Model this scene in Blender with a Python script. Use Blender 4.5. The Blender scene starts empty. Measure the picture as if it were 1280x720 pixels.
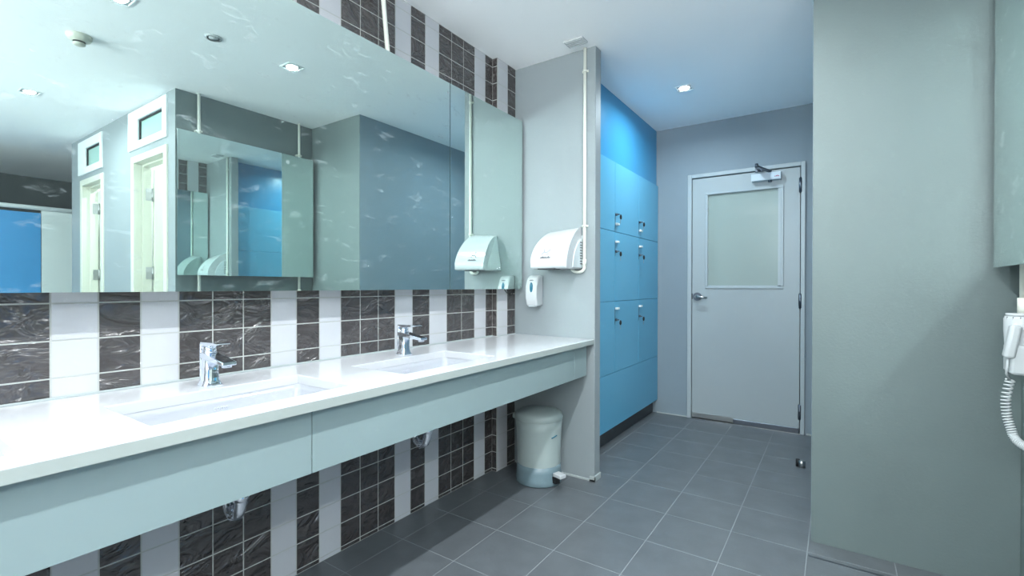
import bpy, bmesh, math, random
from mathutils import Vector, Matrix
S = bpy.context.scene
COL = S.collection
PI = math.pi
random.seed(4)

# ------------------------------------------------------------------ camera
CAM = Vector((1.7874, 0.0, 1.17))
F_PX = 598.09
yaw, pitch, roll = math.radians(34.572), math.radians(-0.2648), math.radians(0.1142)
fw = Vector((-math.sin(yaw)*math.cos(pitch), math.cos(yaw)*math.cos(pitch), math.sin(pitch)))
rt = Vector((math.cos(yaw), math.sin(yaw), 0.0))
up = rt.cross(fw)
r2 = rt*math.cos(roll) + up*math.sin(roll)
u2 = -rt*math.sin(roll) + up*math.cos(roll)
cd = bpy.data.cameras.new('camera')
cam = bpy.data.objects.new('camera', cd)
COL.objects.link(cam)
m = Matrix.Identity(4)
for i in range(3):
    m[i][0], m[i][1], m[i][2], m[i][3] = r2[i], u2[i], -fw[i], CAM[i]
cam.matrix_world = m
cd.sensor_fit = 'HORIZONTAL'
cd.sensor_width = 36.0
cd.lens = F_PX*36.0/1280.0
cd.shift_x = 7.663/1280.0
cd.clip_start = 0.02
S.camera = cam

# ------------------------------------------------------------------ world, exposure
w = bpy.data.worlds.new('world')
S.world = w
w.use_nodes = True
w.node_tree.nodes['Background'].inputs[0].default_value = (0.75, 0.9, 1.0, 1)
w.node_tree.nodes['Background'].inputs[1].default_value = 0.3
vs = S.view_settings
vs.view_transform = 'Standard'
vs.look = 'None'
vs.use_curve_mapping = False
vs.gamma = 1.0
vs.exposure = 0.60
LAMP_W = 15.0
FILL_W = 88.0
LAMP_COL = (0.915, 0.97, 1.0)
LAMP_COL_BLUE = (0.74, 0.91, 1.0)
cy = S.cycles
cy.max_bounces = 14
cy.diffuse_bounces = 8
cy.glossy_bounces = 8
cy.transmission_bounces = 8
cy.caustics_reflective = True
cy.use_denoising = True
cy.use_guiding = True
cy.sample_clamp_indirect = 0.0
cy.blur_glossy = 0.0

# ------------------------------------------------------------------ materials
def mat(name, col, rough=0.5, metal=0.0, coat=0.0, spec=0.5, emit=None, estr=0.0, noise=None, bump=None, trans=0.0, alpha=1.0, ior=1.45):
    """noise=(scale, amount): value variation of the colour; bump=(scale, strength, (sx,sy,sz))"""
    m = bpy.data.materials.new(name)
    m.use_nodes = True
    nt = m.node_tree
    b = nt.nodes['Principled BSDF']
    b.inputs['Base Color'].default_value = (*col, 1)
    b.inputs['Roughness'].default_value = rough
    b.inputs['Metallic'].default_value = metal
    b.inputs['Coat Weight'].default_value = coat
    b.inputs['Coat Roughness'].default_value = 0.05
    b.inputs['Specular IOR Level'].default_value = spec
    b.inputs['Transmission Weight'].default_value = trans
    b.inputs['Alpha'].default_value = alpha
    b.inputs['IOR'].default_value = ior
    if emit:
        b.inputs['Emission Color'].default_value = (*emit, 1)
        b.inputs['Emission Strength'].default_value = estr
    geo = None
    if noise or bump:
        geo = nt.nodes.new('ShaderNodeNewGeometry')
    if noise:
        n = nt.nodes.new('ShaderNodeTexNoise')
        n.inputs['Scale'].default_value = noise[0]
        n.inputs['Detail'].default_value = 4
        nt.links.new(geo.outputs['Position'], n.inputs['Vector'])
        mr = nt.nodes.new('ShaderNodeMapRange')
        mr.inputs['From Min'].default_value = 0.3
        mr.inputs['From Max'].default_value = 0.7
        mr.inputs['To Min'].default_value = 1-noise[1]
        mr.inputs['To Max'].default_value = 1+noise[1]
        nt.links.new(n.outputs['Fac'], mr.inputs['Value'])
        hs = nt.nodes.new('ShaderNodeHueSaturation')
        hs.inputs['Color'].default_value = (*col, 1)
        nt.links.new(mr.outputs[0], hs.inputs['Value'])
        nt.links.new(hs.outputs[0], b.inputs['Base Color'])
    if bump:
        mp = nt.nodes.new('ShaderNodeMapping')
        mp.inputs['Scale'].default_value = bump[2] if len(bump) > 2 else (1, 1, 1)
        nt.links.new(geo.outputs['Position'], mp.inputs['Vector'])
        n2 = nt.nodes.new('ShaderNodeTexNoise')
        n2.inputs['Scale'].default_value = bump[0]
        n2.inputs['Detail'].default_value = 3
        if len(bump) > 3:
            n2.inputs['Distortion'].default_value = bump[3]
        nt.links.new(mp.outputs[0], n2.inputs['Vector'])
        bp = nt.nodes.new('ShaderNodeBump')
        bp.inputs['Strength'].default_value = bump[1]
        bp.inputs['Distance'].default_value = bump[4] if len(bump) > 4 else 0.01
        nt.links.new(n2.outputs['Fac'], bp.inputs['Height'])
        nt.links.new(bp.outputs[0], b.inputs['Normal'])
    return m

M = {}
M['ceiling'] = mat('ceiling_paint', (0.94, 0.945, 0.95), 0.85, noise=(1.5, 0.015))
M['wall'] = mat('grey_wall_paint', (0.25, 0.285, 0.297), 0.55, noise=(2.5, 0.03), bump=(90, 0.06))
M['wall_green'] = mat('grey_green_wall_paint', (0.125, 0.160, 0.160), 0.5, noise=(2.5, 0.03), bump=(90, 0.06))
M['counter_edge_shade'] = mat('counter_edge_shade', (0.36, 0.40, 0.38), 0.2)  # front edge darkened in colour to stand for its weaker light
M['blue_top'] = mat('blue_filler_panel', (0.045, 0.26, 0.47), 0.30)
M['wall_blue_lit'] = mat('blue_lit_wall_paint', (0.20, 0.25, 0.285), 0.6, noise=(2.5, 0.03), bump=(90, 0.06))  # locker bounce and cool corridor light tinted into the wall's grey
M['dark_wall'] = mat('dark_grey_wall', (0.05, 0.07, 0.07), 0.6)
M['white_wall'] = mat('white_room_wall', (0.8, 0.82, 0.8), 0.4)
M['grout'] = mat('pale_grout', (0.40, 0.41, 0.39), 0.8)
M['floor_grout'] = mat('floor_grout', (0.23, 0.25, 0.26), 0.8)
M['tile_dark'] = mat('dark_slate_tile', (0.048, 0.041, 0.041), 0.22, ior=1.9, noise=(14, 0.15), bump=(15, 0.9, (1, 0.55, 1.0), 1.4, 0.022))
M['tile_white'] = mat('white_glazed_tile', (0.49, 0.50, 0.525), 0.16, noise=(5, 0.02), bump=(16, 0.08, (1, 0.4, 1.5)))
M['floor_tile'] = mat('grey_floor_tile', (0.100, 0.112, 0.122), 0.36, noise=(9, 0.10), bump=(60, 0.05))
M['counter'] = mat('white_solid_surface', (0.55, 0.56, 0.58), 0.10)
M['apron'] = mat('pale_apron_panel', (0.25, 0.325, 0.33), 0.30)
M['ceramic'] = mat('white_ceramic', (0.39, 0.405, 0.44), 0.08)
M['chrome'] = mat('chrome', (0.80, 0.84, 0.90), 0.06, metal=1)
M['steel'] = mat('brushed_steel', (0.42, 0.43, 0.43), 0.30, metal=1)
M['dark_steel'] = mat('dark_steel', (0.14, 0.16, 0.19), 0.35, metal=1)
M['blue'] = mat('blue_laminate', (0.10, 0.36, 0.54), 0.30)
M['kick'] = mat('dark_kickplate', (0.035, 0.04, 0.045), 0.35)
M['door'] = mat('pale_grey_door_paint', (0.33, 0.375, 0.39), 0.38, noise=(3, 0.02))
M['door_frame'] = mat('pale_frame_paint', (0.36, 0.41, 0.43), 0.35)
M['cream'] = mat('cream_frame_paint', (0.60, 0.61, 0.52), 0.35)
M['frosted'] = mat('frosted_glass', (0.30, 0.36, 0.335), 0.10, spec=0.55, noise=(1.2, 0.03))
M['transom'] = mat('green_transom_glass', (0.36, 0.56, 0.50), 0.12, spec=0.5)
M['white_frame'] = mat('white_aluminium_frame', (0.76, 0.80, 0.80), 0.3)
M['black'] = mat('black_rubber', (0.010, 0.011, 0.013), 0.6)
M['white_plastic'] = mat('white_plastic', (0.52, 0.545, 0.555), 0.18)
M['dryer_side'] = mat('pale_grey_plastic', (0.60, 0.66, 0.68), 0.3)
M['pipe'] = mat('ivory_pipe', (0.72, 0.73, 0.66), 0.4)
M['beige'] = mat('beige_plastic', (0.55, 0.55, 0.47), 0.4)
M['blue_window'] = mat('blue_soap_window', (0.03, 0.16, 0.24), 0.1)
M['bin'] = mat('frosted_bin_plastic', (0.34, 0.40, 0.39), 0.38, noise=(4, 0.03))
M['bin_base'] = mat('clear_grey_bin_base', (0.16, 0.23, 0.26), 0.25, noise=(10, 0.10))
M['partition_blue'] = mat('blue_partition_laminate', (0.05, 0.30, 0.62), 0.25)
M['partition_white'] = mat('white_partition_laminate', (0.70, 0.76, 0.74), 0.35)
M['grey_print'] = mat('grey_print', (0.10, 0.105, 0.12), 0.5)
M['light_print'] = mat('light_print', (0.60, 0.64, 0.70), 0.5)
M['side_print'] = mat('pale_grey_print', (0.30, 0.31, 0.33), 0.5)
M['red_print'] = mat('red_print', (0.30, 0.05, 0.10), 0.5)
M['caulk'] = mat('pale_caulk', (0.36, 0.40, 0.40), 0.6)
M['lens'] = mat('lamp_lens', (0.9, 0.9, 0.9), 0.4, emit=(0.92, 0.98, 1.0), estr=30.0)
M['reflector'] = mat('lamp_reflector', (0.30, 0.32, 0.33), 0.35, metal=0)

def mirror_mat():
    m = bpy.data.materials.new('mirror_glass')
    m.use_nodes = True
    nt = m.node_tree
    b = nt.nodes['Principled BSDF']
    b.inputs['Base Color'].default_value = (0.70, 0.825, 0.795, 1)
    b.inputs['Metallic'].default_value = 1.0
    b.inputs['Roughness'].default_value = 0.0
    out = nt.nodes['Material Output']
    d = nt.nodes.new('ShaderNodeBsdfDiffuse')
    d.inputs[0].default_value = (0.75, 0.85, 0.86, 1)
    geo = nt.nodes.new('ShaderNodeNewGeometry')
    mp = nt.nodes.new('ShaderNodeMapping')
    mp.inputs['Rotation'].default_value = (0.6, 0, 0)
    mp.inputs['Scale'].default_value = (1, 2.2, 5.5)
    nt.links.new(geo.outputs['Position'], mp.inputs['Vector'])
    n = nt.nodes.new('ShaderNodeTexNoise')
    n.inputs['Scale'].default_value = 4.5
    n.inputs['Detail'].default_value = 9
    n.inputs['Roughness'].default_value = 0.68
    n.inputs['Distortion'].default_value = 0.3
    nt.links.new(mp.outputs[0], n.inputs['Vector'])
    mr = nt.nodes.new('ShaderNodeMapRange')
    mr.inputs['From Min'].default_value = 0.575
    mr.inputs['From Max'].default_value = 0.80
    mr.inputs['To Min'].default_value = 0.02
    mr.inputs['To Max'].default_value = 0.30
    nt.links.new(n.outputs['Fac'], mr.inputs['Value'])
    # dried water spots
    v = nt.nodes.new('ShaderNodeTexVoronoi')
    v.inputs['Scale'].default_value = 9.0
    nt.links.new(geo.outputs['Position'], v.inputs['Vector'])
    mv = nt.nodes.new('ShaderNodeMapRange')
    mv.inputs['From Min'].default_value = 0.045
    mv.inputs['From Max'].default_value = 0.10
    mv.inputs['To Min'].default_value = 0.28
    mv.inputs['To Max'].default_value = 0.0
    nt.links.new(v.outputs['Distance'], mv.inputs['Value'])
    n3 = nt.nodes.new('ShaderNodeTexNoise')
    n3.inputs['Scale'].default_value = 1.7
    nt.links.new(geo.outputs['Position'], n3.inputs['Vector'])
    m3 = nt.nodes.new('ShaderNodeMapRange')
    m3.inputs['From Min'].default_value = 0.52
    m3.inputs['From Max'].default_value = 0.62
    nt.links.new(n3.outputs['Fac'], m3.inputs['Value'])
    mu = nt.nodes.new('ShaderNodeMath')
    mu.operation = 'MULTIPLY'
    nt.links.new(mv.outputs[0], mu.inputs[0])
    nt.links.new(m3.outputs[0], mu.inputs[1])
    ad = nt.nodes.new('ShaderNodeMath')
    ad.operation = 'ADD'
    nt.links.new(mr.outputs[0], ad.inputs[0])
    nt.links.new(mu.outputs[0], ad.inputs[1])
    mx = nt.nodes.new('ShaderNodeMixShader')
    nt.links.new(ad.outputs[0], mx.inputs[0])
    nt.links.new(b.outputs[0], mx.inputs[1])
    nt.links.new(d.outputs[0], mx.inputs[2])
    nt.links.new(mx.outputs[0], out.inputs[0])
    return m
M['mirror'] = mirror_mat()
M['mirror_edge'] = mat('mirror_edge', (0.10, 0.16, 0.16), 0.25)

# ------------------------------------------------------------------ mesh helpers
class MB:
    def __init__(s):
        s.bm = bmesh.new()
        s.mats = []
        s.mi = 0
    def use(s, m):
        if m not in s.mats:
            s.mats.append(m)
        s.mi = s.mats.index(m)
        return s
    def _tag(s, faces, smooth=False):
        for f in faces:
            f.material_index = s.mi
            f.smooth = smooth
    def box(s, x0, x1, y0, y1, z0, z1, bev=0.0, seg=1):
        r = bmesh.ops.create_cube(s.bm, size=1.0)
        vs_ = r['verts']
        for v in vs_:
            v.co = Vector((x0 + (v.co.x+.5)*(x1-x0), y0 + (v.co.y+.5)*(y1-y0), z0 + (v.co.z+.5)*(z1-z0)))
        fs = list({f for v in vs_ for f in v.link_faces})
        s._tag(fs)
        if bev > 0:
            es = list({e for v in vs_ for e in v.link_edges})
            r = bmesh.ops.bevel(s.bm, geom=es, offset=bev, segments=seg, affect='EDGES', profile=0.5, clamp_overlap=True)
            s._tag(r['faces'], seg > 1)
        return s
    def cyl(s, a, b, r, r1=None, n=20, caps=True, smooth=True):
        a, b = Vector(a), Vector(b)
        d = b-a
        L = d.length
        q = d.to_track_quat('Z', 'Y').to_matrix().to_4x4()
        mt = Matrix.Translation((a+b)/2) @ q
        res = bmesh.ops.create_cone(s.bm, cap_ends=caps, segments=n, radius1=r, radius2=r if r1 is None else r1, depth=L, matrix=mt)
        fs = list({f for v in res['verts'] for f in v.link_faces})
        for f in fs:
            f.material_index = s.mi
            f.smooth = smooth and len(f.verts) == 4
        return s
    def sphere(s, c, r, sc=(1, 1, 1), n=14):
        mt = Matrix.Translation(c) @ Matrix.Diagonal((*sc, 1))
        res = bmesh.ops.create_uvsphere(s.bm, u_segments=n, v_segments=max(6, n//2), radius=r, matrix=mt)
        s._tag(list({f for v in res['verts'] for f in v.link_faces}), True)
        return s
    def tube(s, pts, r, n=12, caps=True):
        pts = [Vector(p) for p in pts]
        rings = []
        prev = None
        for i, p in enumerate(pts):
            if i == 0: t = pts[1]-p
            elif i == len(pts)-1: t = p-pts[i-1]
            else: t = (pts[i+1]-p).normalized() + (p-pts[i-1]).normalized()
            t.normalize()
            if prev is None:
                ref = Vector((0, 0, 1)) if abs(t.z) < .9 else Vector((1, 0, 0))
                nrm = t.cross(ref).normalized()
            else:
                nrm = (prev - t*prev.dot(t)).normalized()
            prev = nrm
            bn = t.cross(nrm)
            rr = r[i] if isinstance(r, (list, tuple)) else r
            rings.append([s.bm.verts.new(p + (nrm*math.cos(2*PI*k/n) + bn*math.sin(2*PI*k/n))*rr) for k in range(n)])
        fs = []
        for a, b in zip(rings[:-1], rings[1:]):
            for k in range(n):
                fs.append(s.bm.faces.new((a[k], a[(k+1) % n], b[(k+1) % n], b[k])))
        s._tag(fs, True)
        if caps:
            s._tag([s.bm.faces.new(rings[0][::-1]), s.bm.faces.new(rings[-1])])
        return s
    def lathe(s, prof, c=(0, 0, 0), n=40, sx=1.0, sy=1.0):
        rings = []
        for (r, z) in prof:
            if r < 1e-6:
                rings.append([s.bm.verts.new((c[0], c[1], c[2]+z))])
            else:
                rings.append([s.bm.verts.new((c[0]+sx*r*math.cos(2*PI*k/n), c[1]+sy*r*math.sin(2*PI*k/n), c[2]+z)) for k in range(n)])
        fs = []
        for a, b in zip(rings[:-1], rings[1:]):
            for k in range(n):
                if len(a) == 1 and len(b) == 1: continue
                if len(a) == 1: fs.append(s.bm.faces.new((a[0], b[(k+1) % n], b[k])))
                elif len(b) == 1: fs.append(s.bm.faces.new((a[k], a[(k+1) % n], b[0])))
                else: fs.append(s.bm.faces.new((a[k], a[(k+1) % n], b[(k+1) % n], b[k])))
        s._tag(fs, True)
        return s
    def prism(s, poly, axis, a, b, bev=0.0, seg=2, smooth=False):
        """poly: 2D points in the plane across the axis (x: (y,z), y: (x,z), z: (x,y))"""
        def P(u, v, t):
            return {'x': (t, u, v), 'y': (u, t, v), 'z': (u, v, t)}[axis]
        va = [s.bm.verts.new(P(u, v, a)) for u, v in poly]
        vb = [s.bm.verts.new(P(u, v, b)) for u, v in poly]
        n = len(poly)
        sides = [s.bm.faces.new((va[k], va[(k+1) % n], vb[(k+1) % n], vb[k])) for k in range(n)]
        c1, c2 = s.bm.faces.new(va[::-1]), s.bm.faces.new(vb)
        s._tag(sides, smooth)
        s._tag([c1, c2])
        if bev > 0:
            es = list(c1.edges)+list(c2.edges)
            r = bmesh.ops.bevel(s.bm, geom=es, offset=bev, segments=seg, affect='EDGES', profile=0.5, clamp_overlap=True)
            s._tag(r['faces'], True)
        return s
    def mesh(s, name):
        bmesh.ops.recalc_face_normals(s.bm, faces=s.bm.faces[:])
        me = bpy.data.meshes.new(name)
        s.bm.to_mesh(me)
        s.bm.free()
        for m_ in s.mats:
            me.materials.append(m_)
        return me
    def build(s, name, parent=None, label=None, loc=None, rot=None):
        o = bpy.data.objects.new(name, s.mesh(name))
        COL.objects.link(o)
        if parent: o.parent = parent
        if label: o['label'] = label
        if loc: o.location = loc
        if rot: o.rotation_euler = rot
        return o

def mb(m): return MB().use(M[m])
def inst(name, me, loc, parent, rot=None, scale=None):
    o = bpy.data.objects.new(name, me)
    o.location = loc
    if rot: o.rotation_euler = rot
    if scale: o.scale = scale
    o.parent = parent
    COL.objects.link(o)
    return o
def tag(o, label, cat, group=None):
    o['label'] = label; o['category'] = cat
    if group: o['group'] = group
    return o
def thing(name, label, cat, loc=(0, 0, 0), group=None):
    o = bpy.data.objects.new(name, None)
    o.empty_display_size = 0.05
    COL.objects.link(o); o.location = loc
    return tag(o, label, cat, group)
def struct(o, label=None):
    o['kind'] = 'structure'
    if label: o['label'] = label
    return o
def copy_tree(o, parent=None):
    c = o.copy(); COL.objects.link(c)
    if parent: c.parent = parent
    for ch in [x for x in bpy.data.objects if x.parent == o]:
        copy_tree(ch, c)
    return c
def text_mesh(name, body, size, parent, mtx, m_, extrude=0.0004):
    cu = bpy.data.curves.new(name, 'FONT')
    cu.body = body; cu.size = size; cu.extrude = extrude
    cu.align_x = 'CENTER'; cu.align_y = 'CENTER'
    t = bpy.data.objects.new(name+'_tmp', cu)
    COL.objects.link(t)
    dg = bpy.context.evaluated_depsgraph_get()
    me = bpy.data.meshes.new_from_object(t.evaluated_get(dg))
    bpy.data.objects.remove(t)
    me.materials.clear(); me.materials.append(m_)
    o = bpy.data.objects.new(name, me)
    COL.objects.link(o)
    o.parent = parent
    o.matrix_local = mtx
    return o
def frame(px, py, pz, xdir, ydir):
    x, y = Vector(xdir).normalized(), Vector(ydir).normalized()
    z = x.cross(y)
    mt = Matrix.Identity(4)
    for i in range(3):
        mt[i][0], mt[i][1], mt[i][2] = x[i], y[i], z[i]
    mt[0][3], mt[1][3], mt[2][3] = px, py, pz
    return mt

def small_print(parent, mtx, width, height, m_, n):
    # a mark too small to be read in the photograph: a row of tiny strokes
    b = MB().use(m_)
    for i in range(n):
        x = -width/2+width*i/n
        hh = height*(.55+.45*((i*37) % 5)/4)
        b.box(x, x+width/n*.78, -height/2, -height/2+hh, 0, .0004)
    o = b.build('maker_mark', parent)
    o.matrix_local = mtx
    return o

# ------------------------------------------------------------------ key dimensions
H = 2.60
XW = 2.37        # wall that carries the second mirror
YR = 2.60         # return wall (faces the camera)
XR = 1.70         # corridor right wall
YS0, YS1, XS = 2.65, 2.727, 0.607   # stub wall by the basins
YB = 4.44         # back wall with the door
YD = 1.50         # wall with the shower doors
YBACK = -1.9
XFAR = 7.2

# ------------------------------------------------------------------ structure
# floor slab + tiles
fl = struct(mb('floor_grout').box(-0.3, XFAR+.1, YBACK-.1, YB+.6, -0.12, -0.0006).build('floor'))
FT = M['floor_tile']
fx0, fpx, fy0, fpy, fg = 0.1475-0.308, 0.3083, 1.545-5*0.3143, 0.3143, 0.0032
tile_me = MB().use(FT).box(-fpx/2+fg/2, fpx/2-fg/2, -fpy/2+fg/2, fpy/2-fg/2, -0.012, 0.0, 0.0003).mesh('floor_tile')
nt_ = 0
stuff = MB().use(FT)
for i in range(-0, 24):
    for j in range(-7, 15):
        x0, y0 = fx0+i*fpx, fy0+j*fpy
        x1, y1 = x0+fpx, y0+fpy
        if x0 > XFAR: continue
        full = 0 <= i <= 7 and j >= 0
        cx, cyy = (x0+x1)/2, (y0+y1)/2
        if full:
            inst('floor_tile', tile_me, (cx, cyy, random.uniform(-.0003, .0003)), fl); nt_ += 1
        else:
            stuff.box(x0+fg/2, x1-fg/2, y0+fg/2, y1-fg/2, -0.012, 0.0)
so = stuff.build('floor_tile_field', fl); so['kind'] = 'stuff'

struct(mb('ceiling').box(-0.3, XFAR+.1, YBACK-.1, YB+.6, H, H+0.12).build('ceiling'))

# tiled wall behind the basins: backing slab carries the individual tiles
TW = struct(mb('grout').box(-0.15, -0.0009, YBACK, 2.447, 0, H).build('wall_left'))
PIL = struct(MB().use(M['grout']).box(0.0, 0.0366, 2.4408, YS0-.002, 0.0, H-.001).build('trim_1', label='tiled pilaster at the end of the basin wall'))
Y0, TP, G = 0.3745, 0.10475, 0.0021
def colb(k): return Y0+k*TP
def kind(k): return 'W' if k % 6 in (0, 2) else 'B'
wcache = {}
def wall_tile(parent, x, ya, yb, za, zb, kd, jamb=False):
    key = (round(yb-ya, 4), round(zb-za, 4), kd)
    if key not in wcache:
        w_, h_ = yb-ya, zb-za
        wcache[key] = MB().use(M['tile_white' if kd == 'W' else 'tile_dark']).box(-0.002, 0.0, -w_/2+G, w_/2-G, -h_/2+G, h_/2-G, 0.0004).mesh('wall_tile')
    return inst('tile', wcache[key], (x+random.uniform(-.0002, .0003), (ya+yb)/2, (za+zb)/2), parent)
ROW_LOW = [0.0, 0.0185, 0.1228, 0.2275, 0.3320, 0.4365, 0.5410, 0.6455]
ROW_BAND = [0.8525, 0.9095, 1.0140, 1.1185, 1.223]
ROW_TOP = [2.2325, 2.3372, 2.4422, 2.5475, 2.5995]
band_over = {13: (1.749, 1.875), 14: (1.875, 2.012), 15: (2.012, 2.141), 16: (2.141, 2.261), 18: (2.261, 2.373)}
def strip(rows, k0, k1, over=None):
    for k in range(k0, k1):
        if over and k == 17: continue
        ya, yb = colb(k), colb(k+1)
        if over and k == 12: ya, yb = colb(12), 1.749
        if over and k in over: ya, yb = over[k]
        if k == 19: ya, yb = (2.373 if over else ya), 2.4455
        kd = kind(k)
        for za, zb in zip(rows[:-1], rows[1:]):
            wall_tile(TW, 0.0, ya, yb, za, zb, kd)
strip(ROW_LOW, 0, 20)
strip(ROW_BAND[:4]+[1.223], -2, 20, band_over)
strip(ROW_TOP, 6, 20)
# the tiles out of the frame, to the left, joined
st = MB()
for k in range(-21, 6):
    for rows, kmax in ((ROW_LOW, 0), (ROW_BAND, -2), (ROW_TOP, 6)):
        if k < kmax:
            st.use(M['tile_white' if kind(k) == 'W' else 'tile_dark'])
            for za, zb in zip(rows[:-1], rows[1:]):
                st.box(-0.004, 0.0, colb(k)+G, colb(k+1)-G, za+G, zb-G)
so = st.build('tile_field', TW); so['kind'] = 'stuff'
# pilaster tiles
for rows in (ROW_LOW, ROW_BAND, ROW_TOP):
    for za, zb in zip(rows[:-1], rows[1:]):
        wall_tile(PIL, 0.0375, 2.4475, 2.5555, za, zb, 'W')
        wall_tile(PIL, 0.0375, 2.5555, 2.6475, za, zb, 'B')
        key = ('j', round(zb-za, 4))
        if key not in wcache:
            h_ = zb-za
            wcache[key] = MB().use(M['tile_dark']).box(-.0165, .0165, -0.002, 0.002, -h_/2+G, h_/2-G, 0.0006).mesh('wall_tile')
        inst('tile', wcache[key], (0.0185, 2.4418, (za+zb)/2), PIL)

# stub wall with baseboard
struct(mb('wall').box(-0.15, XS, YS0, YS1, 0, H, 0.003, 2).build('wall_front'), 'grey stub wall at the end of the washbasins')
bb = MB().use(M['caulk'])
bb.box(0.04, XS+.006, YS0-.006, YS0+.001, 0, 0.012, .001).box(XS-.001, XS+.006, YS0-.006, YS1+.004, 0, 0.035, .001).box(XS-.03, XS+.006, YS0-.006, YS0+.001, 0, 0.03, .001)
struct(bb.build('baseboard_front'))
# locker niche side/back: wall behind lockers, back wall, corridor wall
struct(mb('wall').box(-0.15, 0.0, YS1, YB+.12, 0, H).build('wall_corridor_left'))
bw = MB().use(M['wall_blue_lit'])
DX0, DX1, DZ = 0.70, 1.59, 2.155
bw.box(-0.15, DX0, YB, YB+.12, 0, H).box(DX1, XR+.12, YB, YB+.12, 0, H).box(DX0, DX1, YB, YB+.12, DZ, H)
struct(bw.build('wall_back'))
# right block : return wall + corridor right wall + mirror wall
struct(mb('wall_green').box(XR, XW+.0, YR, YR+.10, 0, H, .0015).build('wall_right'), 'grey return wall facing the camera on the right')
struct(mb('wall_blue_lit').box(XR-.0015, XR+.12, YR+.004, YB, 0, H).build('wall_corridor_right'))
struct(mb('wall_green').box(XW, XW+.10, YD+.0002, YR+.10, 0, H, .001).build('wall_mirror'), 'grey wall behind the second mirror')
struct(mb('caulk').box(DX1+.012, XR, YB-.005, YB+.001, 0, .012).box(0.43, DX0-.002, YB-.005, YB+.001, 0, .010).build('baseboard_back'))
# threshold joint in front of return wall
struct(mb('dark_steel').box(XR-.004, XW+.9, 2.449, 2.457, -.004, .0012).build('trim_2', label='dark metal joint strip in the floor by the return wall'))

# wall with two shower doors and transom windows (faces -Y, seen only in the mirror)
A0, A1, AZ = 2.495, 3.19, 2.215
B0, B1, BZ = 3.86, 4.50, 2.185
TA = (2.50, 3.25, 2.27, 2.585); TB = (3.89, 4.56, 2.235, 2.56)
sw = MB().use(M['wall'])
def seg(x0, x1, z0, z1): sw.box(x0, x1, YD, YD+.10, z0, z1)
seg(XW+.002, A0, 0, H); seg(A0, A1, AZ, TA[2]); seg(A0, TA[0], TA[2], H) if TA[0] > A0 else None
seg(A1, TA[1], 0, TA[2]); seg(TA[1], B0, 0, H); seg(TA[0], TA[1], TA[3], H)
seg(B0, B1, BZ, TB[2]); seg(B0, TB[0], TB[2], H); seg(B1, TB[1], 0, TB[2]); seg(TB[0], TB[1], TB[3], H); seg(TB[1], 4.80, 0, H)
sw.box(4.70, 4.80, YD+.10, 3.6, 0, H)
struct(sw.build('wall_shower'))
# rooms behind those doors
rm = MB().use(M['white_wall'])
rm.box(XW+.10, XW+.12, YD+.10, 2.9, 0, H).box(3.45, 3.55, YD+.10, 2.9, 0, H).box(XW+.10, 4.70, 2.9, 3.0, 0, H).box(4.68, 4.70, YD+.10, 2.9, 0, H)
sr = struct(rm.build('wall_shower_rooms'))
wcache2 = MB().use(M['white_wall']).box(-.148, .148, -.004, 0.0, -.098, .098, .001).mesh('wall_tile')
for a_ in range(3):
    for b_ in range(12):
        inst('tile', wcache2, (2.66+a_*.30, 2.8995, .1+b_*.2), sr)
        inst('tile', wcache2, (3.85+a_*.30, 2.8995, .1+b_*.2), sr)

def door_opening(name, x0, x1, z1, lab):
    root = bpy.data.objects.new(name, None); COL.objects.link(root); struct(root, lab)
    f = MB().use(M['cream'])
    t, d0, d1 = 0.055, YD-.012, YD+.112
    f.box(x0, x0+t, d0, d1, 0, z1, .003).box(x1-t, x1, d0, d1, 0, z1, .003).box(x0+t, x1-t, d0, d1, z1-t, z1, .003)
    f.box(x1-t-.014, x1-t, YD+.05, d1, 0, z1-t).box(x0+t, x0+t+.014, YD+.05, d1, 0, z1-t).box(x0+t+.014, x1-t-.014, YD+.05, d1, z1-t-.014, z1-t)
    f.build('door_frame', root)
    # leaf opened into the room, hinged on the far jamb
    lf = MB().use(M['cream']).box(x1-t-.04, x1-t-.002, d1+.012, d1+.60, .01, z1-t-.02, .003).build('door_leaf', root)
    for z in (.30, 1.27, 1.92):
        h = MB().use(M['steel']).box(x1-t-.018, x1-t-.0145, YD+.07, d1+.002, z-.05, z+.05).cyl((x1-t-.022, d1+.006, z-.055), (x1-t-.022, d1+.006, z+.055), .007, n=10)
        h.build('hinge', root)
    k = MB().use(M['black']).box(x1-t-.043, x1-t-.0401, d1+.50, d1+.52, 1.60, 1.62).box(x1-t-.043, x1-t-.0401, d1+.50, d1+.52, 1.56, 1.575)
    k.build('coat_hook', root)
door_opening('door_2', A0, A1, AZ, 'open cream framed shower doorway nearest the second mirror')
door_opening('door_3', B0, B1, BZ, 'open cream framed shower doorway furthest from the second mirror')
def transom(name, T, g0, g1, gz0, gz1, lab):
    root = bpy.data.objects.new(name, None); COL.objects.link(root); struct(root, lab)
    x0, x1, z0, z1 = T
    f = MB().use(M['white_frame'])
    ya, yb = YD-.012, YD+.07
    f.box(x0, g0, ya, yb, z0, z1, .003).box(g1, x1, ya, yb, z0, z1, .003).box(g0, g1, ya, yb, z0, gz0, .003).box(g0, g1, ya, yb, gz1, z1, .003)
    f.build('window_frame', root)
    MB().use(M['black']).box(g1-.012, g1, YD+.0, YD+.012, gz0, gz1).box(g0, g1-.012, YD+.0, YD+.012, gz1-.012, gz1).build('gasket', root)
    MB().use(M['transom']).box(g0, g1-.012, YD+.012, YD+.018, gz0, gz1-.012).build('pane', root)
transom('window_1', TA, 2.575, 3.045, 2.33, 2.50, 'small transom window above the nearer shower door')
transom('window_2', TB, 3.945, 4.34, 2.30, 2.475, 'small transom window above the further shower door')

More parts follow.
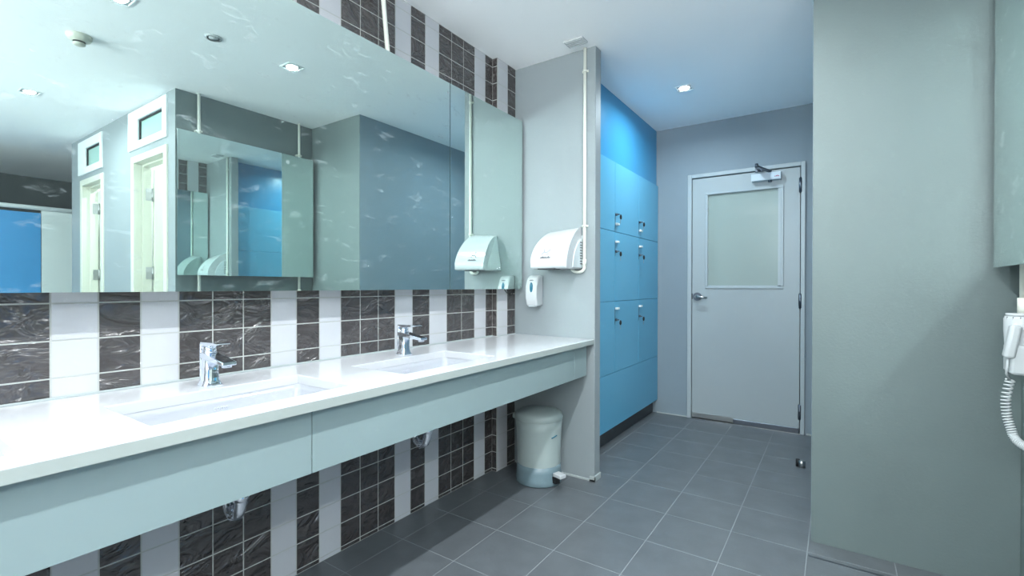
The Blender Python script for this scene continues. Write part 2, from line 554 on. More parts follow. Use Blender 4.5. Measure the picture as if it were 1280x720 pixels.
# far room shell
struct(mb('dark_wall').box(XFAR, XFAR+.1, YBACK, YB, 0, H).build('wall_far'))
struct(mb('white_wall').box(0, XFAR, YBACK-.1, YBACK, 0, H).build('wall_rear'))
struct(mb('wall').box(4.8, XFAR, 3.5, 3.6, 0, H).build('wall_side'))

# ------------------------------------------------------------------ back door
d1_ = bpy.data.objects.new('door_1', None); COL.objects.link(d1_); struct(d1_, 'pale grey door with frosted window and closer at the corridor end')
f = MB().use(M['door_frame'])
f.box(.70, .735, YB-.018, YB+.10, 0, 2.155, .003).box(1.560, 1.59, YB-.018, YB+.10, 0, 2.155, .003).box(.735, 1.560, YB-.018, YB+.10, 2.122, 2.155, .003)
f.build('door_frame', d1_)
MB().use(M['kick']).box(.735, 1.560, YB+.045, YB+.06, 0, 2.122).build('door_rebate', d1_)
lf = MB().use(M['door'])
LX0, LX1, LZ0, LZ1 = .739, 1.5535, .012, 2.116
lf.box(LX0, .868, YB, YB+.04, LZ0, LZ1).box(1.402, LX1, YB, YB+.04, LZ0, LZ1).box(.868, 1.402, YB, YB+.04, LZ0, 1.175).box(.868, 1.402, YB, YB+.04, 1.965, LZ1)
lf.build('door_leaf', d1_)
tr = MB().use(M['door_frame'])
def bead(x0, x1, z0, z1, w=.022):
    tr.box(x0, x1, YB-.009, YB+.004, z0, z0+w, .003).box(x0, x1, YB-.009, YB+.004, z1-w, z1, .003)
    tr.box(x0, x0+w, YB-.009, YB+.004, z0+w, z1-w, .003).box(x1-w, x1, YB-.009, YB+.004, z0+w, z1-w, .003)
bead(.848, 1.442, 1.150, 1.985, .02)
tr.box(1.402, 1.424, YB-.004, YB+.004, 1.17, 1.966).box(.866, 1.424, YB-.004, YB+.004, 1.168, 1.177)
tr.build('glazing_bead', d1_)
MB().use(M['frosted']).box(.868, 1.402, YB+.014, YB+.020, 1.175, 1.965).build('pane', d1_)
MB().use(M['steel']).box(LX0, 1.075, YB-.004, YB, .012, .052).build('kick_strip', d1_)
MB().use(M['dark_steel']).box(1.075, LX1, YB-.012, YB+.0, .004, .045, .002).build('draught_strip', d1_)
MB().use(M['steel']).box(.735, 1.56, YB-.012, YB+.09, 0.0, .004).build('threshold', d1_)
for z in (1.97, 1.055, .175):
    h = MB().use(M['dark_steel']).cyl((1.557, YB-.012, z-.056), (1.557, YB-.012, z+.056), .0115, n=12)
    h.cyl((1.557, YB-.012, z-.062), (1.557, YB-.012, z+.062), .007, n=10)
    for q in (-.02, .02): h.cyl((1.557, YB-.012, z+q-.001), (1.557, YB-.012, z+q+.001), .0125, n=12)
    h.build('hinge', d1_)
# lever handle
hd = MB().use(M['dark_steel']).cyl((.783, YB, 1.078), (.783, YB-.014, 1.078), .036, n=28).use(M['steel']).cyl((.783, YB-.012, 1.078), (.783, YB-.052, 1.078), .014, n=16)
hd.tube([(.783, YB-.050, 1.078), (.80, YB-.054, 1.078), (.83, YB-.055, 1.074), (.874, YB-.053, 1.069)], [.012, .012, .010, .008], n=12)
hd = hd.build('door_handle', d1_)
MB().use(M['black']).box(.736, .742, YB-.003, YB+.002, 1.055, 1.105).build('latch', d1_)
# door closer
cl = MB().use(M['light_print']).box(1.212, 1.425, YB-.055, YB, 2.030, 2.090, .003).build('closer_body', d1_, label='silver grey door closer body')
cl.data.materials[0] = mat('closer_paint', (0.50, 0.57, 0.62), 0.35)
MB().use(M['dark_steel']).cyl((1.345, YB-.03, 2.030), (1.345, YB-.03, 2.015), .013, n=16).build('spindle', cl)
ar = MB().use(M['dark_steel'])
ar.cyl((1.345, YB-.03, 2.090), (1.345, YB-.03, 2.104), .011, n=14)
P0, P1, P2 = Vector((1.345, YB-.03, 2.102)), Vector((1.268, YB-.19, 2.118)), Vector((1.262, YB-.018, 2.135))
for a_, b_ in ((P0, P1), (P1, P2)):
    d = (b_-a_).normalized(); nrm = Vector((-d.y, d.x, 0)).normalized()*.014; up_ = Vector((0, 0, .006))
    vs_ = [ar.bm.verts.new(p) for p in (a_+nrm-up_, a_-nrm-up_, b_-nrm-up_, b_+nrm-up_, a_+nrm+up_, a_-nrm+up_, b_-nrm+up_, b_+nrm+up_)]
    ar._tag([ar.bm.faces.new([vs_[i] for i in q]) for q in ((0, 1, 2, 3), (7, 6, 5, 4), (0, 4, 5, 1), (1, 5, 6, 2), (2, 6, 7, 3), (3, 7, 4, 0))])
ar.cyl((P1.x, P1.y, 2.108), (P1.x, P1.y, 2.140), .012, n=14)
ar.box(1.235, 1.29, YB-.020, YB-.002, 2.110, 2.150, .003)
ar.build('closer_arm', cl)
small_print(cl, frame(1.398, YB-.0555, 2.056, (1, 0, 0), (0, 0, 1)), .036, .011, M['red_print'], 4)

# ------------------------------------------------------------------ lockers
LX = 0.435
lk = thing('locker_bank', 'tall bank of blue laminate lockers in the corridor niche', 'lockers', (0.2, 3.6, 0))
def lb(mbv, name, par=lk, lab=None):
    o = mbv.build(name, par, lab)
    if par == lk:
        o.matrix_parent_inverse = Matrix.Translation((-0.2, -3.6, 0))
    return o
LY0, LY1 = YS1+.003, YB-.002
lb(MB().use(M['blue']).box(.002, LX-.021, LY0, LY1, .115, 2.093), 'carcass')
lb(MB().use(M['kick']).box(.002, LX-.045, LY0, LY1-.0, .0005, .115), 'kickplate', lab='dark recessed plinth')
lb(MB().use(M['blue_top']).box(.002, .418, LY0, LY1, 2.094, H-.001), 'top_panel')
ys = [LY0+.001, 3.392, 3.913, LY1-.001]
zs = [.120, .527, 1.057, 1.574, 2.092]
gp = .0016
def locker_door(y0, y1, z0, z1, row):
    d = lb(MB().use(M['blue']).box(LX-.019, LX, y0+gp, y1-gp, z0+gp, z1-gp, .0012), 'door')
    if row == 0: return
    yk = y0+.012
    pz, lz = {1: (1.002, .918), 2: (1.500, 1.428), 3: (1.632, 1.702)}[row]
    h = MB().use(M['white_frame']).box(LX, LX+.018, y0+.004, y0+.052, pz-.008, pz+.008, .002)
    h.build('pull', d)
    k = MB().use(M['dark_steel']).cyl((LX, yk, lz), (LX+.014, yk, lz), .0095, n=16).box(LX+.012, LX+.030, yk-.0015, yk+.0015, lz-.004, lz+.004)
    k.build('lock', d)
    kk = MB().use(M['black']).sphere((LX+.038, yk+.006, lz-.020), .018, (.35, 1, 1.05), 14)
    kk.use(M['steel']).box(LX+.035, LX+.037, yk+.001, yk+.007, lz-.068, lz-.034).cyl((LX+.030, yk, lz), (LX+.038, yk+.004, lz-.008), .0018, n=8)
    kk.build('key', d, 'black headed key with a spare hanging below')
    MB().use(M['dark_steel']).box(LX-.0005, LX+.0012, y0+.001, y0+.0045, min(pz, lz)-.035, max(pz, lz)+.012).build('strike_strip', d)
for r_, (z0, z1) in enumerate(zip(zs[:-1], zs[1:])):
    if r_ == 0:
        locker_door(ys[0], ys[-1], z0, z1, 0); continue
    for y0, y1 in zip(ys[:-1], ys[1:]):
        locker_door(y0, y1, z0, z1, r_)

# door stop on floor
ds = thing('door_stop', 'small steel and black rubber door stop on the corridor floor', 'door stop', (1.612, 3.63, 0))
MB().use(M['steel']).cyl((0, 0, 0), (0, 0, .045), .020, n=20).build('stop_body', ds)
MB().use(M['black']).cyl((-.022, .004, .002), (-.022, .004, .048), .012, n=16).build('rubber_pad', ds)

# ------------------------------------------------------------------ vanity
CX1, CT, CTH = 0.602, 0.852, 0.030
CY0 = -1.7
SINKS = [(-0.325, 0.222), (0.434, 0.981), (1.209, 1.756)]
SX0, SX1 = 0.215, 0.515
wt = thing('washbasin_countertop', 'long white solid counter with basins cut into it along the tiled wall', 'countertop', (0.3, 0, 0))
def slab(name, y0, y1, holes):
    o = MB().use(M['counter'])
    cuts = [y0]
    for a_, b_ in holes: cuts += [a_, b_]
    cuts.append(y1)
    # grid top/bottom so that the slab is one closed mesh
    xs = [0.0-0.3, SX0-0.3, SX1-0.3, CX1-0.3]
    bm = o.bm
    V = {}
    def v(x, y, z):
        key = (round(x, 5), round(y, 5), round(z, 5))
        if key not in V: V[key] = bm.verts.new(key)
        return V[key]
    z1, z0 = CT, CT-CTH
    solid = {}
    for i in range(3):
        for j in range(len(cuts)-1):
            solid[i, j] = not (i == 1 and j % 2 == 1)
    for (i, j), s_ in solid.items():
        if not s_: continue
        xa, xb, ya, yb = xs[i], xs[i+1], cuts[j], cuts[j+1]
        bm.faces.new((v(xa, ya, z1), v(xb, ya, z1), v(xb, yb, z1), v(xa, yb, z1)))
        bm.faces.new((v(xa, yb, z0), v(xb, yb, z0), v(xb, ya, z0), v(xa, ya, z0)))
        for di, dj, e in ((-1, 0, ((xa, yb), (xa, ya))), (1, 0, ((xb, ya), (xb, yb))), (0, -1, ((xa, ya), (xb, ya))), (0, 1, ((xb, yb), (xa, yb)))):
            if not solid.get((i+di, j+dj), False):
                (ax, ay), (bx, by) = e
                bm.faces.new((v(ax, ay, z1), v(ax, ay, z0), v(bx, by, z0), v(bx, by, z1)))
    o.use(M['counter_edge_shade'])
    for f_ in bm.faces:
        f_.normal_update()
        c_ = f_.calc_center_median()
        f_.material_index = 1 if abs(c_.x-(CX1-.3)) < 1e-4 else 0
    es = [e for e in bm.edges if abs(e.verts[0].co.z-z1) < 1e-5 and abs(e.verts[1].co.z-z1) < 1e-5 and len(e.link_faces) == 2 and abs(e.calc_face_angle(0)) > .5]
    r = bmesh.ops.bevel(bm, geom=es, offset=.0028, segments=2, affect='EDGES', profile=.5)
    return o.build(name, wt)
JY = 0.84
slab('counter_slab', JY+.0004, 2.648, [SINKS[2]]) if False else None
# the visible joint runs across the front edge only, the top itself is one slab
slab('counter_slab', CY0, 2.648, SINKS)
MB().use(M['caulk']).box(-.2995, -.292, CY0, 2.44, CT, CT+.006, .001).box(-.262, -.255, 2.45, 2.645, CT, CT+.005, .001).build('sealant', wt)
# apron panels below
ap = thing('vanity_apron', 'pale grey green apron boards hung under the white counter', 'apron', (0.57, 0, 0))
for y0, y1 in ((CY0, .801), (.8035, 2.455), (2.4565, 2.612)):
    MB().use(M['apron']).box(-.016, 0, y0, y1, .638, CT-CTH-.0005, .0008).build('apron_panel', ap)
MB().use(M['apron']).box(-.14, -.017, 2.596, 2.612, .638, CT-CTH-.0005).build('end_panel', ap)
for y_ in (-1.2, -.62, .315, 1.075, 2.1):
    MB().use(M['dark_steel']).box(-.566, -.017, y_, y_+.03, CT-CTH-.035, CT-CTH-.001).build('bracket', ap)

def make_basin():
    root = thing('washbasin', 'x', 'washbasin', (0, 0, 0), 'undermount basins set into the counter')
    n = MB().use(M['ceramic'])
    L, Wd, D = .552/2, (SX1-SX0)/2+.003, .125
    def ring(hx, hy, z, rad, cx=0, n_=6):
        pts = []
        for (sx, sy, a0) in ((1, 1, 0), (-1, 1, PI/2), (-1, -1, PI), (1, -1, 3*PI/2)):
            for i in range(n_+1):
                a = a0+i*PI/2/n_
                pts.append(n.bm.verts.new((cx+sx*(hx-rad)+rad*math.cos(a), sy*(hy-rad)+rad*math.sin(a), z)))
        return pts
    zt = CT-CTH-.0005
    R = [ring(Wd+.012, L+.012, zt, .02), ring(Wd-.002, L-.002, zt, .02), ring(Wd-.006, L-.006, zt-.02, .025), ring(Wd-.022, L-.030, zt-.095, .035), ring(Wd-.05, L-.07, zt-.115, .04), ring(.03, .03, zt-.12, .0299)]
    O = [ring(.035, .035, zt-.128, .03), ring(Wd-.04, L-.06, zt-.123, .04), ring(Wd-.012, L-.02, zt-.10, .035), ring(Wd+.012, L+.012, zt-.012, .02)]
    seq = R+O+[R[0]]
    fs = []
    for a_, b_ in zip(seq[:-1], seq[1:]):
        m_ = len(a_)
        for k in range(m_): fs.append(n.bm.faces.new((a_[k], a_[(k+1) % m_], b_[(k+1) % m_], b_[k])))
    n._tag(fs, True)
    n.build('bowl', root)
    MB().use(M['chrome']).cyl((0, 0, zt-.124), (0, 0, zt-.1175), .027, n=24).sphere((0, 0, zt-.1165), .019, (1, 1, .22)).build('drain', root)
    text_mesh('maker_mark', 'cotto', .020, root, frame(-Wd+.0115, .01, zt-.030, (0, 1, 0), (.12, 0, 1)), M['light_print'])
    tp = MB().use(M['chrome'])
    tp.tube([(0, 0, zt-.126), (0, 0, .56), (-.002, 0, .53), (-.015, 0, .50), (-.040, 0, .487), (-.065, 0, .50), (-.078, 0, .53), (-.080, 0, .575), (-.092, 0, .60), (-.12, 0, .61), (-.3635, 0, .61)], .017, n=14)
    tp.cyl((0, 0, .64), (0, 0, .60), .024, n=18).cyl((0, 0, .565), (0, 0, .545), .023, n=18).cyl((-.079, 0, .535), (-.079, 0, .56), .023, n=18).cyl((-.355, 0, .61), (-.3635, 0, .61), .032, n=20)
    tp.build('waste_trap', root)
    return root
b0 = make_basin()
blabels = ['white rectangular basin cut off by the left edge of the photo', 'white rectangular basin under the larger nearer tap', 'white rectangular basin closest to the hand dryer wall']
basins = [b0, copy_tree(b0), copy_tree(b0)]
for bsn, (a_, b_), lab in zip(basins, SINKS, blabels):
    bsn.location = ((SX0+SX1)/2, (a_+b_)/2, 0)
    bsn['label'] = lab

def make_tap():
    root = thing('basin_tap', 'x', 'tap', (0, 0, 0), 'chrome mixer taps behind the basins')
    b = MB().use(M['chrome'])
    # body: flared base rising into a squared column (axis z), spout towards +x
    prof = [(.030, .030, 0), (.027, .027, .006), (.022, .021, .022), (.020, .019, .05), (.021, .020, .100)]
    rings = []
    for hx, hy, z in prof:
        pts = []
        for i in range(24):
            a = 2*PI*i/24
            c_, s_ = math.cos(a), math.sin(a)
            e = 2/5
            pts.append(b.bm.verts.new((hx*math.copysign(abs(c_)**e, c_), hy*math.copysign(abs(s_)**e, s_), z)))
        rings.append(pts)
    fs = []
    for p, q in zip(rings[:-1], rings[1:]):
        for k in range(24): fs.append(b.bm.faces.new((p[k], p[(k+1) % 24], q[(k+1) % 24], q[k])))
    b._tag(fs, True)
    b.bm.faces.new(rings[0][::-1])
    b.bm.faces.new(rings[-1])
    b.build('tap_body', root)
    # back fin that rises behind the body to the lever
    MB().use(M['chrome']).prism([(-.0225, .0), (-.016, .0), (-.016, .150), (-.0225, .152)], 'y', -.0195, .0195, .002).build('back_plate', root)
    # spout: flat tapering bar
    MB().use(M['chrome']).prism([(-.018, .100), (.020, .096), (.118, .084), (.122, .088), (.120, .097), (.060, .108), (.015, .118), (-.018, .120)], 'y', -.0205, .0205, .003).build('spout', root)
    MB().use(M['chrome']).cyl((.104, 0, .086), (.104, 0, .077), .0135, n=20).build('aerator', root)
    ct = MB().use(M['chrome']).cyl((0, 0, .112), (0, 0, .146), .0185, n=24).cyl((0, 0, .118), (0, 0, .1235), .0205, n=24)
    ct.build('cartridge', root)
    MB().use(M['chrome']).prism([(-.024, .146), (.010, .143), (.078, .151), (.090, .155), (.088, .158), (.060, .159), (-.022, .158)], 'y', -.018, .018, .002).build('lever', root)
    return root
t0 = make_tap()
t1 = copy_tree(t0); t2 = copy_tree(t0)
for t, y_, lab in ((t0, .705, 'chrome mixer tap behind the nearer fully visible basin'), (t1, 1.535, 'chrome mixer tap of the basin nearest the hand dryer'), (t2, -.115, 'chrome mixer tap of the leftmost basin, just past the left edge')):
    t.location = (.152, y_+.012, CT)
    t.scale = (1.05, 1.05, .88)
    t['label'] = lab

# ------------------------------------------------------------------ mirrors
mr1 = thing('wall_mirror', 'long frameless mirror above the counter reflecting shower doors', 'mirror', (0.104, 1.92, 1.15))
ZM0, ZM1 = 1.150, 2.240
def pane(root, name, x, dy0, dy1, h, side=1, rotz=0.0, th=.005):
    o = MB().use(M['mirror_edge']).box(-th if side > 0 else 0, 0 if side > 0 else th, dy0, dy1, 0, h)
    for f_ in o.bm.faces:
        c_ = f_.calc_center_median()
        f_.normal_update()
    idx = len(o.mats)
    o.use(M['mirror'])
    for f_ in o.bm.faces:
        if abs(f_.calc_center_median().x) < 1e-6: f_.material_index = o.mi
    r = o.build(name, root)
    r.rotation_euler = (0, 0, rotz)
    return r
pane(mr1, 'mirror_pane', 0, -2.9, -.003, ZM1-ZM0)
pane(mr1, 'mirror_pane', 0, .003, .708, ZM1-ZM0, rotz=math.radians(PANE_ROT) if 'PANE_ROT' in globals() else 0.0)
for z in (.03, .55, 1.05):
    MB().use(M['beige']).box(-.1035, -.006, -2.85, .515, z-.02, z+.02).build('batten', mr1)
    MB().use(M['beige']).box(-.066, -.006, .535, .70, z-.02, z+.02).build('batten', mr1)

mr2 = thing('wall_mirror', 'smaller frameless mirror standing proud of the right hand wall', 'mirror', (2.282, 1.48, 1.243))
pane(mr2, 'mirror_pane', 0, 0, 1.075, 1.045, side=-1)
bt = MB().use(M['beige'])
bt.use(M['beige']).box(.006, .0745, .25, .90, .13, .17)
bt.build('batten', mr2)
MB().use(M['beige']).box(.006, .0745, .25, .90, .88, .92).build('batten', mr2)

# ------------------------------------------------------------------ hand dryer
hdr = thing('hand_dryer', 'white rounded hood hand dryer on the stub wall by the mirror', 'hand dryer', (.280, YS0, 1.27))
w_ = .243
prof = []
for i in range(15):
    a = PI/2 - i*(PI/2-.12)/14
    prof.append((-.208*math.cos(a)**1.27, .03+.2255*math.sin(a)**1.27))
prof += [(-.211, .012), (-.205, .004), (-.178, 0), (0, 0)]
hood = MB().use(M['white_plastic']).prism(prof, 'x', 0, w_, .028, 5, smooth=True)
for v_ in hood.bm.verts:
    t_ = max(0.0, (v_.co.z-.06)/.195)**2.2
    v_.co.x = v_.co.x + (.040*t_*max(0, 1-v_.co.x/w_)) - .006*t_*(v_.co.x/w_)
    v_.co.z -= .022*t_*max(0, 1-v_.co.x/w_)**2
hood.build('hood', hdr)
sp = [(-.004, .01), (-.004, .205)] + [(-.005-.125*math.cos(PI/2-i*(PI/2-.1)/10)**1.2, .02+.165*math.sin(PI/2-i*(PI/2-.1)/10)**1.2) for i in range(11)] + [(-.135, .01)]
MB().use(M['dryer_side']).prism(sp, 'x', w_-.004, w_+.004, .002).build('side_panel', hdr)
vs_ = MB().use(M['grey_print'])
for i in range(9): vs_.box(w_+.004, w_+.0055, -.040, -.012, .03+i*.016, .036+i*.016)
vs_.build('side_vent', hdr)
MB().use(M['black']).box(.045, .165, -.194, -.135, -.003, .004).build('air_outlet', hdr)
for x_ in (.035, .115, .17):
    MB().use(M['light_print']).cyl((x_, -.1815, .085), (x_, -.1755, .085), .003, n=10)
small_print(hdr, frame(.100, -.2015, .068, (1, 0, 0), (0, .38, 1)), .070, .013, M['grey_print'], 9)
dr = MB().use(M['side_print'])
for k, (x0, z0, x1, z1) in enumerate([(.07, .085, .085, .10), (.085, .10, .083, .12), (.085, .10, .105, .098), (.105, .098, .125, .115), (.10, .085, .12, .09)]):
    dr.cyl((x0, -.1945+(z0-.085)*.5, z0), (x1, -.1945+(z1-.085)*.5, z1), .0022, n=6)
dr.build('hand_symbol', hdr)

# conduit to the dryer
cp = thing('conduit_pipe', 'ivory conduit pipe running down the stub wall to the hand dryer', 'pipe', (.543, YS0-.012, 0))
pts = [(0, 0, H-.001), (0, 0, 1.285)]
for i in range(1, 7):
    a = i*PI/2/6
    pts.append((-.03+.03*math.cos(a), -.002*i/6, 1.285-.03*math.sin(a)))
pts += [(-.045, -.004, 1.255), (-.06, -.006, 1.257), (-.073, -.010, 1.264), (-.080, -.016, 1.280)]
MB().use(M['pipe']).tube(pts, .0095, n=14).build('pipe', cp)
for z in (2.46, 1.53, 1.90):
    if z == 1.90: continue
    MB().use(M['pipe']).cyl((0, 0, z-.007), (0, 0, z+.007), .0125, n=14).box(-.020, .020, .004, .0115, z-.006, z+.006, .001).build('pipe_clip', cp)
MB().use(M['pipe']).cyl((0, 0, 1.29), (0, 0, 1.33), .012, n=14).build('coupling', cp)

# ceiling pipe over the mirror
cp = thing('conduit_pipe', 'slightly slanted white conduit between ceiling and top of the long mirror', 'pipe', (.05, 1.50, 0))
MB().use(M['pipe']).tube([(0, .008, H-.001), (0, .012, 2.50), (0, .042, 2.24), (-.01, .06, 2.05)], .0105, n=14).build('pipe', cp)
MB().use(M['pipe']).tube([(-.03, -.02, H-.001), (-.03, -.02, 2.52)], .006, n=8).build('cable', cp)

# soap dispenser
sd = thing('soap_dispenser', 'white wall soap dispenser with blue oval window under the hand dryer', 'soap dispenser', (.212, YS0, 1.043))
pr = [(0, 0), (-.074, 0), (-.082, .01), (-.086, .05), (-.084, .12), (-.076, .165), (-.062, .185), (-.03, .195), (0, .195)]
MB().use(M['white_plastic']).prism(pr, 'x', -.041, .041, .014, 3, smooth=True).build('dispenser_body', sd)
MB().use(M['blue_window']).sphere((0, -.083, .115), .034, (.36, .12, 1), 18).build('level_window', sd)
MB().use(M['dryer_side']).box(-.022, .022, -.080, -.05, -.004, .002, .001).build('push_bar', sd)
small_print(sd, frame(0, -.0795, .163, (1, 0, 0), (0, .2, 1)), .030, .007, M['grey_print'], 6)

# black cable under the mirror
cb = MB().use(M['black'])
def sag(y0, y1, zt, zb, x0, n=14):
    return [(x0, y0+(y1-y0)*i/n, zt-(zt-zb)*(1-(2*i/n-1)**2)) for i in range(n+1)]
cb.tube(sag(2.475, 2.615, 1.165, 1.118, .060), .0026, n=8).tube(sag(2.50, 2.60, 1.17, 1.108, .066), .0020, n=8)
tag(cb.build('cable'), 'black cable sagging below the mirror corner over the pilaster', 'cable')

# ------------------------------------------------------------------ pedal bin
bn = thing('pedal_bin', 'frosted grey round pedal bin under the counter end', 'bin', (.315, 2.492, 0))
bn.scale = (1, 1, 1.07)
MB().use(M['bin']).lathe([(.130, .105), (.132, .20), (.136, .30), (.142, .352), (.136, .352), (.128, .20), (.125, .115)], n=48).build('bin_body', bn)
MB().use(M['bin_base']).lathe([(0, .002), (.134, .002), (.139, .010), (.138, .03), (.133, .07), (.131, .106), (.125, .106), (.125, .03), (0, .03)], n=48).build('bin_base', bn, label='translucent grey blue base ring')
MB().use(M['bin']).lathe([(.143, .350), (.1445, .362), (.140, .378), (.128, .388), (.08, .397), (0, .400)], n=48).build('lid', bn)
MB().use(M['bin']).lathe([(0, .349), (.143, .350)], n=48).build('lid_underside', bn)
pd = MB().use(M['white_plastic']).box(-.024, .024, -.055, .008, -.010, .010, .004, 2)
pdo = pd.build('pedal', bn, loc=(.146, -.045, .074), rot=(0, 0, math.radians(72)))
MB().use(M['black']).box(-.016, .016, -.030, .02, -.045, -.012).build('pedal_slot', bn, loc=(.128, -.040, .070), rot=(0, 0, math.radians(72)))
MB().use(M['bin']).box(-.018, .014, -.016, .016, .335, .362, .004).build('lid_hinge', bn, loc=(-.146, -.030, 0), rot=(0, 0, .25))
MB().use(M['blue_window']).tube([(.123, -.062, .268), (.131, -.045, .273), (.137, -.028, .279)], .003, n=8).build('handle_end', bn)

# ------------------------------------------------------------------ hair dryer on the mirror wall
hr = thing('hair_dryer', 'white wall hair dryer with coiled cord below the right mirror', 'hair dryer', (XW, 2.375, 0))
MB().use(M['white_plastic']).box(-.088, -.001, -.050, .050, .868, .972, .010, 2).build('wall_holder', hr)
# upright body
MB().use(M['white_plastic']).lathe([(.030, .92), (.040, .95), (.044, 1.02), (.044, 1.060), (.041, 1.068), (0, 1.068)], c=(-.055, 0, 0), n=24, sx=.95, sy=1.0).build('blower_body', hr)
gr_ = MB().use(M['grey_print'])
for i in range(14):
    a = 2*PI*i/14
    gr_.box(-.055+.0405*math.cos(a)-.001, -.055+.0405*math.cos(a)+.001, .0425*math.sin(a)-.001, .0425*math.sin(a)+.001, 1.056, 1.0665)
gr_.build('air_grille', hr)
MB().use(M['white_plastic']).lathe([(0, 1.069), (.037, 1.069), (.037, 1.078), (0, 1.078)], c=(-.055, 0, 0), n=24).build('top_cap', hr)
hb = MB().use(M['white_plastic']).box(-.015, .015, -.020, .020, -.062, .055, .010, 3)
hb.build('handle', hr, loc=(-.082, -.035, .985), rot=(0, math.radians(9), 0))
# cord : thin lead, then the coil, hanging in a loop
co = MB().use(M['white_plastic'])
path = [Vector((-.092, -.035, .925)), Vector((-.094, -.025, .87)), Vector((-.080, .00, .845))]
co.tube(path, .0035, n=8)
axis = [Vector((-.078, .002, .845)), Vector((-.088, .005, .78)), Vector((-.086, .002, .72)), Vector((-.078, -.01, .675)), Vector((-.070, -.02, .645)), Vector((-.055, -.055, .632)), Vector((-.040, -.095, .638)), Vector((-.030, -.125, .67)), Vector((-.025, -.14, .73)), Vector((-.022, -.14, .80)), Vector((-.022, -.125, .85))]
def samp(t):
    n = len(axis)-1
    u = t*n; i = min(int(u), n-1); fr = u-i
    p0 = axis[max(i-1, 0)]; p1 = axis[i]; p2 = axis[i+1]; p3 = axis[min(i+2, n)]
    return .5*((2*p1)+(-p0+p2)*fr+(2*p0-5*p1+4*p2-p3)*fr**2+(-p0+3*p1-3*p2+p3)*fr**3)
helix = []
turns, per = 52, 9
for i in range(turns*per+1):
    t = i/(turns*per)
    p = samp(t); d = (samp(min(t+.01, 1))-samp(max(t-.01, 0))).normalized()
    nx = Vector((0, 1, 0)).cross(d)
    nx = nx.normalized() if nx.length > .2 else Vector((1, 0, 0))
    ny = d.cross(nx).normalized()
    a = 2*PI*i/per
    helix.append(p+(nx*math.cos(a)+ny*math.sin(a))*.0115)
co.tube(helix, .0030, n=6)
co.build('coiled_cord', hr)
MB().use(M['pipe']).cyl((-.030, .080, 1.068), (-.030, .080, 1.13), .016, n=16).box(-.050, -.001, .050, .095, .98, 1.07, .004).build('conduit_box', hr)

for y_, lab in ((2.455, 'ivory conduit on the mirror wall above the hair dryer'), (1.645, 'ivory conduit on the mirror wall nearest the shower doors')):
    cp = thing('conduit_pipe', lab, 'pipe', (XW-.030, y_, 0))
    MB().use(M['pipe']).tube([(0, 0, H-.001), (0, 0, 1.1305 if y_ > 2 else .75)], .0105, n=14).build('pipe', cp)
    for z in (2.32,):
        MB().use(M['pipe']).cyl((0, 0, z-.007), (0, 0, z+.007), .0135, n=14).box(-.006, .0295, -.022, .022, z-.006, z+.006, .001).build('pipe_clip', cp)
# stencilled letters on the wall below the second mirror
ft = bpy.data.objects.new('stencil_lettering', None); COL.objects.link(ft)
tag(ft, 'black letters FU stencilled on the wall behind the right mirror bottom edge', 'lettering')
text_mesh('letters', 'FU', .055, ft, frame(XW-.0008, 2.525, 1.252, (0, -1, 0), (0, 0, 1)), M['black'])

# ------------------------------------------------------------------ toilet partitions (seen in mirror)
PX = 5.6
pt_ = thing('toilet_partition', 'blue and white toilet cubicle partition front with pale head rail', 'partition', (PX, 1.43, 0))
yy = [-1.45, -.75, .72, 1.432, 2.2, 2.9]
cols_ = ['partition_white', 'partition_blue', 'partition_blue', 'partition_white', 'partition_blue']
for k, cn in enumerate(cols_):
    MB().use(M[cn]).box(0, .02, yy[k]-1.43+.003, yy[k+1]-1.43-.003, .12, 1.955 if cn == 'partition_blue' else 1.985, .002).build('panel', pt_)
MB().use(M['white_frame']).cyl((-.004, -2.9, 2.008), (-.004, 2.0, 2.008), .024, n=16).build('head_rail', pt_)
for y_ in yy[1:-1]:
    MB().use(M['steel']).cyl((.01, y_-1.43, 0), (.01, y_-1.43, .12), .012, n=12).build('foot', pt_)

# ------------------------------------------------------------------ ceiling fittings
sm = thing('smoke_detector', 'beige round smoke detector on the ceiling reflected in the mirror', 'smoke detector', (2.0, .875, H))
MB().use(M['beige']).lathe([(0, 0), (.058, 0), (.060, -.008), (.052, -.026), (.030, -.036)], n=32).build('detector_base', sm)
MB().use(M['black']).lathe([(.028, -.034), (.026, -.046)], n=20).build('sensor_gap', sm)
MB().use(M['beige']).lathe([(.029, -.045), (.029, -.052), (.018, -.058), (0, -.059)], n=24).build('sensor_cap', sm)
sp_ = thing('ceiling_speaker', 'small round grey ceiling disc between two downlights in the mirror', 'ceiling disc', (1.385, 1.32, H))
MB().use(M['white_plastic']).lathe([(.034, 0), (.046, 0), (.046, -.004), (.034, -.007)], n=28).build('rim', sp_)
MB().use(M['dark_steel']).lathe([(.024, -.001), (.034, -.002)], n=28).build('shadow_gap', sp_)
MB().use(M['white_plastic']).lathe([(0, -.007), (.024, -.006), (.024, 0)], n=24).build('cap', sp_)
ev = thing('ceiling_vent', 'small white rectangular box on the ceiling above the stub wall', 'vent', (.531, 2.537, H))
MB().use(M['white_plastic']).box(-.060, .060, -.040, .040, -.012, -.0005, .004, 2).build('vent_body', ev)
for i in range(4):
    MB().use(M['white_plastic']).box(-.05, .05, -.030+i*.018, -.022+i*.018, -.0155, -.0119, .001).build('vent_slat', ev)

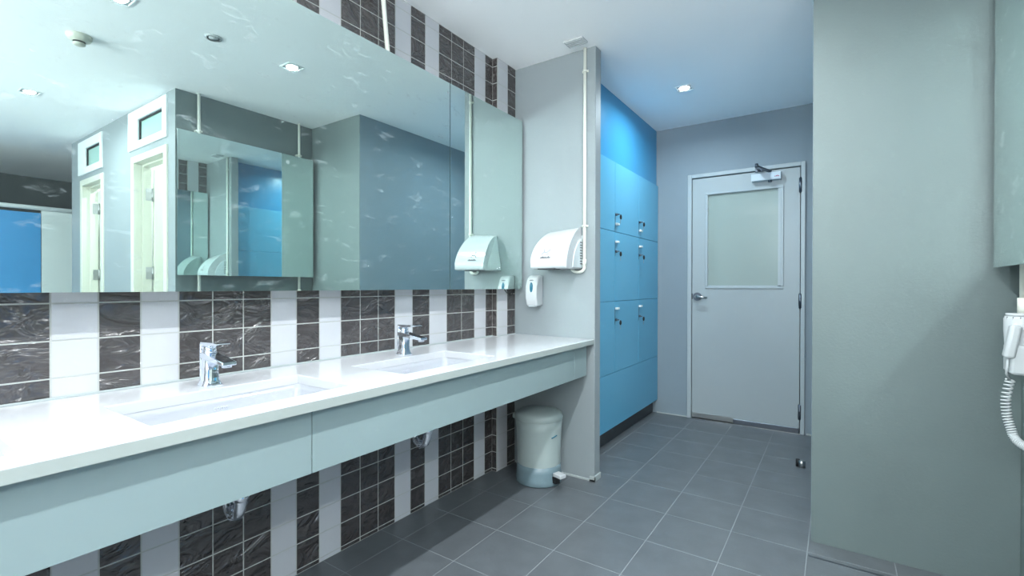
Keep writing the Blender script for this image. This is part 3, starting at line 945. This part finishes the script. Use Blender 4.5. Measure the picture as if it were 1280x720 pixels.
# downlights, each with its own light
def downlight(x, y, col=LAMP_COL, pw=LAMP_W, lab='', s=.055, lamp_only=False):
    r = thing('downlight', lab, 'downlight', (x, y, H), 'square recessed downlights in the ceiling')
    f = MB().use(M['white_frame'])
    t = .008
    f.box(-s, s, -s, -s+t, -.005, -.0003, .001).box(-s, s, s-t, s, -.005, -.0003, .001).box(-s, -s+t, -s+t, s-t, -.005, -.0003, .001).box(s-t, s, -s+t, s-t, -.005, -.0003, .001)
    f.build('trim_frame', r)
    MB().use(M['reflector']).box(-s+t, s-t, -s+t, s-t, -.0015, -.0004).build('reflector', r)
    MB().use(M['lens']).lathe([(0, -.0035), (.032, -.0035), (.035, -.002)], n=24).build('lens', r)
    L = bpy.data.lights.new('downlight_lamp', 'AREA')
    L.shape = 'DISK'; L.size = .055; L.energy = pw; L.color = col; L.spread = math.radians(165)
    lo = bpy.data.objects.new('downlight_lamp', L)
    COL.objects.link(lo)
    lo.parent = r
    lo.location = (0, 0, -.008)
    return r
downlight(1.365, .875, lab='bright square downlight at the top edge of the long mirror')
downlight(1.358, 1.79, lab='square downlight reflected near the middle of the long mirror')
downlight(1.365, -.05, pw=10, lab='added unseen square downlight over the leftmost basin, outside the frame')  # unseen lamp added behind the camera, continuing the row at a guess
downlight(1.365, -.98, pw=9, lab='added unseen square downlight at the rear of the room, outside the frame')  # another guessed lamp of the row, added for room light
downlight(3.34, .92, lab='square downlight seen small at the left side of the long mirror')
def added_uplighter(x, y, rotz, lab):  # invented wall lights behind the camera, added to brighten the ceiling
    r = thing('added_wall_uplighter', lab, 'added fill light', (x, y, 1.70))
    r.rotation_euler = (0, 0, rotz)
    MB().use(M['white_frame']).prism([(0.002, -.06), (.16, .02), (.16, .05), (.002, .05)], 'x', -.6, .6, .004).build('trough', r)
    L = bpy.data.lights.new('added_uplight_lamp', 'AREA')
    L.shape = 'RECTANGLE'; L.size = 1.15; L.size_y = .12; L.energy = FILL_W; L.color = LAMP_COL; L.spread = math.radians(150)
    lo = bpy.data.objects.new('added_uplight_lamp', L); COL.objects.link(lo); lo.parent = r
    lo.location = (0, .09, .06)
    lo.rotation_euler = (math.radians(180-40), 0, 0)   # aims up and out from the wall
added_uplighter(1.62, YBACK, 0, 'unseen white fill light trough added on the rear wall to brighten the ceiling')
added_uplighter(3.6, YBACK, 0, 'unseen white fill light trough added on the rear wall, shower door side')
downlight(5.9, -.9, lab='added unseen square downlight at the far rear corner, outside the frame')  # unseen lamp added to light the rear walls for bounce
downlight(.45, -1.2, pw=6, lab='added unseen square downlight over the rear counter end, outside the frame')  # also added: extra light near the white rear wall
downlight(3.34, -.6, lab='added unseen square downlight in the rear of the cubicle side, outside the frame')  # guessed lamp out of view, added for more soft light
downlight(.882, 3.578, col=LAMP_COL_BLUE, pw=12.5, lab='square downlight in the blue lit corridor ceiling')
downlight(2.95, 2.1, pw=14, lab='square downlight inside the nearer shower room')
downlight(4.1, 2.1, pw=14, lab='square downlight inside the further shower room')
